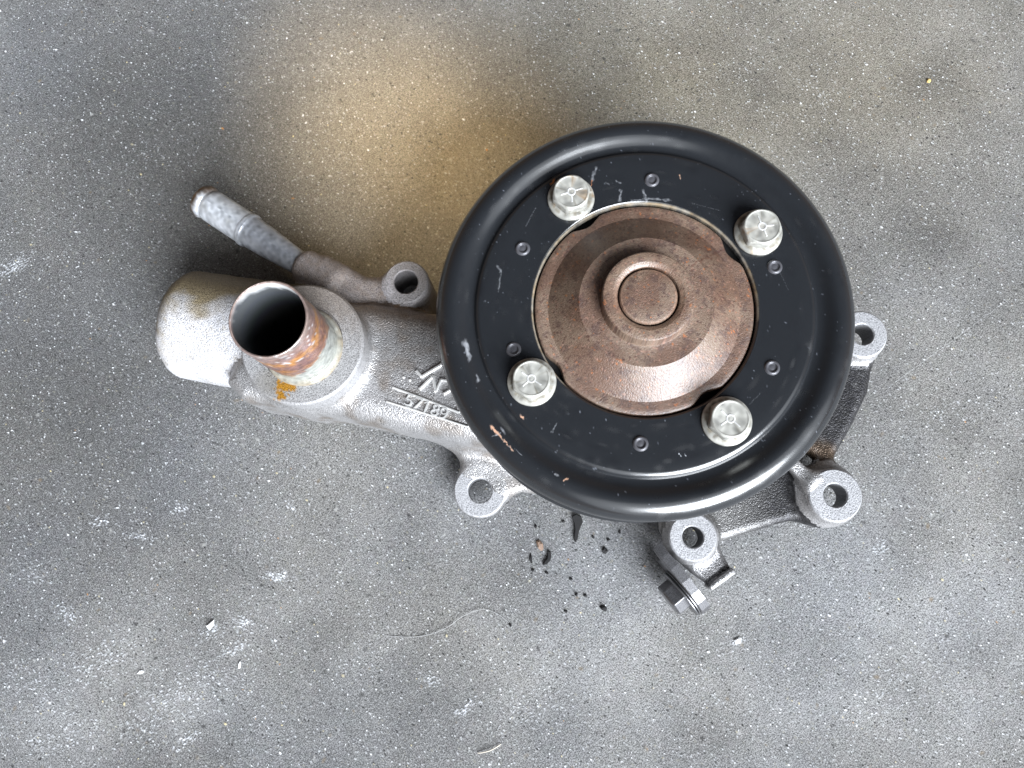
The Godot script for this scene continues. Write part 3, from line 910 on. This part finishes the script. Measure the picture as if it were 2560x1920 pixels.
	var pts := [[4.4, 54.0], [4.6, 48.0], [5.2, 40.0], [5.9, 32.0], [6.15, 25.4], [6.3, 24.8], [6.75, 24.2], [6.85, 23.4], [6.7, 22.6], [6.4, 22.2], [6.4, 12.0], [6.4, 5.4], [6.2, 4.6], [5.9, 4.2], [5.85, 3.6], [6.2, 3.2], [6.65, 2.4], [6.7, 1.2], [6.4, 0.3], [5.9, 0.0], [5.2, 0.2], [5.0, 1.0], [5.0, 20.0], [0.0, 20.0]]
	for q in pts: np.append(Vector2(q[0], q[1]))
	var dense := PackedVector2Array()
	for k in np.size() - 1:
		var m := maxi(1, int(np[k].distance_to(np[k + 1]) / 1.2))
		for j in m: dense.append(np[k].lerp(np[k + 1], float(j) / m))
	dense.append(np[np.size() - 1])
	dense.reverse()
	dense.reverse()
	var nip := put("hose_nipple", lathe(dense, 56, 70, null, nip_paint), M.zinc, pump, tip, nb)
	nip.set_meta("label", "small zinc hose nipple with a raised bead and rusty tip")

# ------------------------------------------------------------------ the plugged stub at the bottom
func build_side_plug(pump: Node3D) -> void:
	var t := Vector3(0.615, 0, 0.788)          # along the plate
	var n := Vector3(-0.788, 0, 0.615)         # out of the plate
	var turn := Basis(t, n, t.cross(n))        # prism: x along, y out, z = t x n
	var o := Vector3(12.8, 0, 74.0)
	var down := t.cross(n).y                   # sign of the local z axis against up
	var out := PackedVector2Array()
	for q in [[-7.0, 20.5], [-3.0, 21.5], [2, 22.0], [8, 22.0], [13, 21.4], [17, 19.6], [20, 16.6], [21.6, 13.0], [22, 9.0], [22, 5.0], [-2, 5.0], [-2, 17.0]]:
		out.append(Vector2(q[0], q[1] * down))
	var plate := put("side_plate", prism(out, 0.0, 3.6, 0.35), M.steel, pump, o, turn)
	plate.set_meta("label", "thick steel plate on edge beside the lowest lug")
	for k in 2:
		var wp := PackedVector2Array([Vector2(9.0, 0.0), Vector2(9.2, 0.15), Vector2(9.2, 0.45), Vector2(9.0, 0.6), Vector2(0, 0.6)])
		put("washer", lathe(wp, 56), M.steel, pump, o + t * 11.8 + n * (3.7 + k * 0.95) + Vector3.UP * 11.4, turn)
	var hexs := func(r: float, a: float, _y: float) -> float:
		var c := cos(fposmod(a + 0.26, TAU / 6.0) - TAU / 12.0)
		return minf(r, 5.2 / c)
	var hp := PackedVector2Array([Vector2(6.2, 0), Vector2(6.2, 4.2), Vector2(5.6, 4.8), Vector2(4.6, 5.0), Vector2(0, 5.0)])
	put("plug_bolt", lathe(hp, 96, 70, hexs), M.steel, pump, o + t * 11.2 + n * 5.2 + Vector3.UP * 10.4, turn)

# ------------------------------------------------------------------ pulley, hub, bolts
const BOLTS := [[-21.7, -35.7, 0.3], [35.5, -23.2, 1.9], [-34.3, 23.0, -0.6], [22.8, 35.3, -0.75]]
const PC := Vector3(-0.9, 0, -2.0)   # axis of the pulley
const FACE := 71.0

func build_pulley(pump: Node3D) -> void:
	var pr := []
	# back flange, ribbed belt track, rolled rim, gutter, step, face, opening
	pr.append_array([Vector2(36, 60), Vector2(54, 60), Vector2(56, 56), Vector2(56, 36), Vector2(60, 33), Vector2(63.5, 33), Vector2(64, 35), Vector2(62, 37)])
	for k in 6:
		pr.append_array([Vector2(59.5, 39.0 + k * 3.4), Vector2(62, 40.7 + k * 3.4)])
	var p := rounded(pr, 0.5, 2)
	for q in [[62.0, 58.6], [63.4, 60.5], [64.1, 62.5], [64.35, 64.5], [64.4, 65.81], [64.31, 66.64], [64.11, 67.45], [63.8, 68.23], [63.39, 68.96], [62.88, 69.61], [62.29, 70.2], [61.63, 70.69], [60.9, 71.08], [60.13, 71.37], [59.32, 71.54], [58.5, 71.6], [57.79, 71.52], [57.08, 71.29], [56.36, 70.95], [55.65, 70.55], [54.94, 70.15], [54.23, 69.81], [53.51, 69.58], [52.8, 69.5], [52.4, 69.45], [52.1, 69.5], [51.8, 69.75], [51.55, 70.2], [51.3, 70.5], [50.5, 70.92], [50.1, 71.0]]:
		p.append(Vector2(q[0], q[1]))
	var sm := PackedVector2Array()   # a finer roll
	for k in p.size() - 1:
		sm.append(p[k])
		if p[k].y > 58 and p[k].distance_to(p[k + 1]) > 0.8: sm.append(p[k].lerp(p[k + 1], 0.5))
	sm.append(p[p.size() - 1])
	for r in [46.0, 42.0, 38.0, 35.4, 34.6]: sm.append(Vector2(r, FACE))
	sm.append_array([Vector2(34.4, FACE - 0.12), Vector2(34.0, FACE - 0.6), Vector2(33.8, FACE - 1.0), Vector2(33.8, FACE - 2.6), Vector2(36, FACE - 2.6)])
	var pulley := put("pulley", lathe(sm, 180, 67.0), M.paint, pump, PC)
	pulley.set_meta("label", "glossy black pulley with rolled rim and paint chips")
	var dp := rounded([Vector2(2.35, 0.0), Vector2(2.0, 0.55), Vector2(1.45, 0.6), Vector2(1.25, 0.05), Vector2(0.9, 0.02), Vector2(0.5, 0.12), Vector2(0, 0.16)], 0.25, 3)
	var dm := lathe(dp, 36, 67)
	for k in 6:
		var a := deg_to_rad([-84.8, -17.0, 27.4, 93.4, 162.2, 207.9][k])
		put("dimple", dm, M.worn, pulley, Vector3(cos(a) * 41.8, FACE + 0.02, sin(a) * 41.8))
	# the rusty hub
	var hub_shape := func(r: float, a: float, y: float) -> float:
		if r < 30.0 or r > 34.0 or y < 66.0: return r
		for b in BOLTS:
			var d := absf(angle_difference(a, atan2(b[1], b[0])))
			var k := d * 33.0
			if k < 5.5: r -= 1.9 * pow(cos(k / 5.5 * PI * 0.5), 1.3)
		return r
	var hp := PackedVector2Array([Vector2(33.4, 66.0), Vector2(33.4, 69.2), Vector2(33.1, 69.9), Vector2(32.6, 70.15)])
	for q in [[31.5, 70.2], [30.3, 70.2], [29.2, 70.25], [26.0, 72.5], [23.0, 74.7], [20.0, 76.9], [18.0, 76.9], [16.6, 76.9], [14.4, 76.9], [13.9, 77.0], [13.7, 77.3], [13.6, 78.0], [13.55, 81.6], [13.45, 82.1], [13.2, 82.4], [12.9, 82.5], [11.5, 82.5], [10.6, 82.5], [10.3, 82.45], [9.1, 81.6], [8.95, 81.2], [8.9, 78.6], [8.3, 78.6]]:
		hp.append(Vector2(q[0], q[1]))
	var hub := put("hub", lathe(hp, 144, 36, hub_shape), M.rust, pump, PC)
	hub.set_meta("label", "rust brown hub flange with scalloped edge in the pulley opening")
	put("flange_disc", lathe(PackedVector2Array([Vector2(50, 64), Vector2(50, 66.2), Vector2(30, 66.2)]), 72, 60), M.rubber, hub)
	put("shaft", lathe(PackedVector2Array([Vector2(8.45, 76), Vector2(8.45, 81.2), Vector2(8.1, 81.7), Vector2(7.4, 81.9), Vector2(4, 81.95), Vector2(0, 81.9)]), 72, 30), M.rust, hub)
	# bolts
	var head_shape := func(r: float, a: float, y: float) -> float:
		if y < 1.85 or r < 0.01: return r
		var c := cos(fposmod(a, TAU / 6.0) - TAU / 12.0)
		return minf(r, 5.45 / c)
	var bp := PackedVector2Array([Vector2(7.25, 0.0), Vector2(7.4, 0.4), Vector2(7.3, 0.9), Vector2(6.9, 1.3), Vector2(6.3, 1.6), Vector2(5.2, 1.84), Vector2(6.1, 1.86), Vector2(6.1, 3.0), Vector2(6.1, 4.2), Vector2(6.0, 4.7), Vector2(5.8, 5.1), Vector2(5.55, 5.45), Vector2(5.3, 5.65), Vector2(5.05, 5.7), Vector2(4.9, 5.6), Vector2(4.6, 5.55), Vector2(0, 5.55)])
	var rp := rounded([Vector2(1.4, 0), Vector2(1.3, 0.13), Vector2(0.9, 0.13), Vector2(0.8, 0.0)], 0.1, 2)
	var rm := lathe(rp, 28, 67)
	for k in 4:
		var b: Array = BOLTS[k]
		var where := Vector3(b[0], 0, b[1])
		var bolt_paint := func(q: Vector3) -> Color:
			var f := n3.get_noise_3dv(q * 5.0 + where) * 0.5 + 0.5
			var g := n3.get_noise_3dv(q * 11.0 + where * 3.0) * 0.5 + 0.5
			var c := Color(0.72, 0.715, 0.67) * (0.80 + 0.34 * f)
			c = c.lerp(Color(0.50, 0.49, 0.46), smoothstep(0.66, 0.85, g) * 0.45)
			c = c.lerp(Color(0.30, 0.25, 0.17), smoothstep(0.5, 0.75, g + (0.12 if q.y < 0.6 or (q.y > 1.5 and q.y < 2.2) else -0.12)) * 0.7)
			return c.lerp(Color(0.55, 0.30, 0.10), smoothstep(0.62, 0.8, f) * float(k == 0 or k == 1) * 0.5)
		var o := put("pulley_bolt", lathe(bp, 120, 67, head_shape, bolt_paint), M.bolt, pump, PC + Vector3(b[0], FACE + 0.03, b[1]), Basis(Vector3.UP, b[2]))
		var c := put("grade_ring", rm, M.bolt, o, Vector3(0, 5.53, 0))
		for a in [0.0, PI, PI * 0.58]:
			var d := Vector2(cos(a), sin(a))
			put("grade_mark", bar(d * 1.35, d * 3.4, 0.45, 5.5, 5.66, 0.06), M.bolt, o)

# ------------------------------------------------------------------ bits lying on the ground
func crumb(called: String, mesh: Mesh, m: Material, x: float, z: float, turn: float, label: String, category: String, group := "") -> void:
	var o := put(called, mesh, m, self, Vector3(x, 0.02, z), Basis(Vector3.UP, turn))
	tag(o, label, category, group)

func build_debris() -> void:
	var strip := PackedVector2Array()
	for q in [[-1.9, -4.6], [-0.3, -5.4], [1.6, -4.4], [2.1, -2.2], [1.2, -0.6], [0.4, 1.2], [-0.4, 4.2], [-1.3, 5.2], [-1.6, 3.6], [-1.1, 0.8], [-1.2, -2.0]]: strip.append(Vector2(q[0], q[1]))
	crumb("rubber_scrap", prism(strip, 0, 1.5, 0.3), M.rubber, -19.6, 63.2, 0.05, "long black rubber scrap just below the pulley rim", "rubber scrap")
	crumb("rust_flake", chip(1.2, 1.0, 2.7, 5), M.flake, -34.0, 69.2, 0.35, "tan and brown rust flake left of the long black scrap", "rust flake")
	var hook := PackedVector2Array()
	for q in [[0.3, -2.6], [1.3, -2.4], [1.6, -0.6], [1.1, 1.0], [-0.2, 2.3], [-1.5, 2.6], [-1.2, 1.7], [-0.1, 0.5], [0.4, -1.0]]: hook.append(Vector2(q[0], q[1]))
	crumb("rubber_scrap", prism(hook, 0, 1.3, 0.25), M.rubber, -31.2, 74.2, 0.0, "hooked black scrap right under the rust flake", "rubber scrap")
	crumb("rubber_scrap", chip(0.55, 0.8, 2.2, 8, 7), M.rubber, -37.4, 74.4, 0.1, "thin upright black sliver left of the hooked scrap", "rubber scrap")
	crumb("rubber_scrap", chip(1.3, 1.1, 1.6, 11, 7), M.rubber, -9.6, 71.4, 0.5, "round black crumb right of the long scrap", "rubber scrap")
	crumb("rubber_scrap", chip(1.2, 1.0, 1.6, 14, 7), M.rubber, -10.6, 92.2, 0.9, "black crumb alone furthest below the pulley", "rubber scrap")
	var small := [[-25, 60.6], [-45.2, 98.5], [-8.2, 67.5], [-13.8, 66.4], [-36.6, 78.6], [-31.5, 79.6], [-20.5, 87.5], [-24.5, 93.5], [-35.5, 62.5], [-22.5, 81.8], [-3.8, 64.6], [-17.2, 87.8]]
	var base := chip(0.75, 0.7, 0.6, 21, 6)
	for k in small.size():
		crumb("black_crumb", base, M.rubber, small[k][0], small[k][1], k * 1.7, "tiny black crumb scattered on the concrete below the pulley", "crumb", "tiny black crumbs below the pulley")
	crumb("stone_chip", chip(2.2, 1.0, 1.4, 31, 6), M.pale, -158.6, 99.0, 0.9, "triangular pale chip at lower left of the pump", "stone chip")
	crumb("stone_chip", chip(0.6, 0.7, 2.0, 34, 7), M.pale, -146.5, 113.2, -0.1, "narrow upright white chip below the pale triangular one", "stone chip")
	crumb("stone_chip", chip(1.3, 0.7, 1.2, 36, 7), M.tan, 129.6, -120.4, 0.3, "tan chip at upper right beyond the pulley", "stone chip")
	crumb("stone_chip", chip(1.7, 0.7, 1.2, 38, 7), M.pale, 38.0, 103.5, 0.5, "white chip on open concrete below the side plug", "stone chip")
	crumb("stone_chip", chip(1.6, 0.6, 1.0, 41, 6), M.pale, -184.0, 116.0, 0.3, "small white chip left of the narrow white one", "stone chip")
	var hair := put("hair", strand([Vector3(-92, 0.15, 102.4), Vector3(-80, 0.3, 102.8), Vector3(-70, 0.7, 100.0), Vector3(-63, 0.9, 95.5), Vector3(-56, 0.7, 93.0), Vector3(-50, 0.4, 94.5), Vector3(-45.4, 0.2, 98.0)], 0.09), M.hair, self)
	tag(hair, "long curved pale hair lying on the concrete below the arm", "hair")
	var spl := put("wood_splinter", strand([Vector3(-57.0, 0.4, 142.8), Vector3(-52.5, 0.9, 141.8), Vector3(-48.5, 0.6, 139.6)], 0.2), M.wood, self)
	tag(spl, "pale wood splinter near the bottom edge", "splinter")
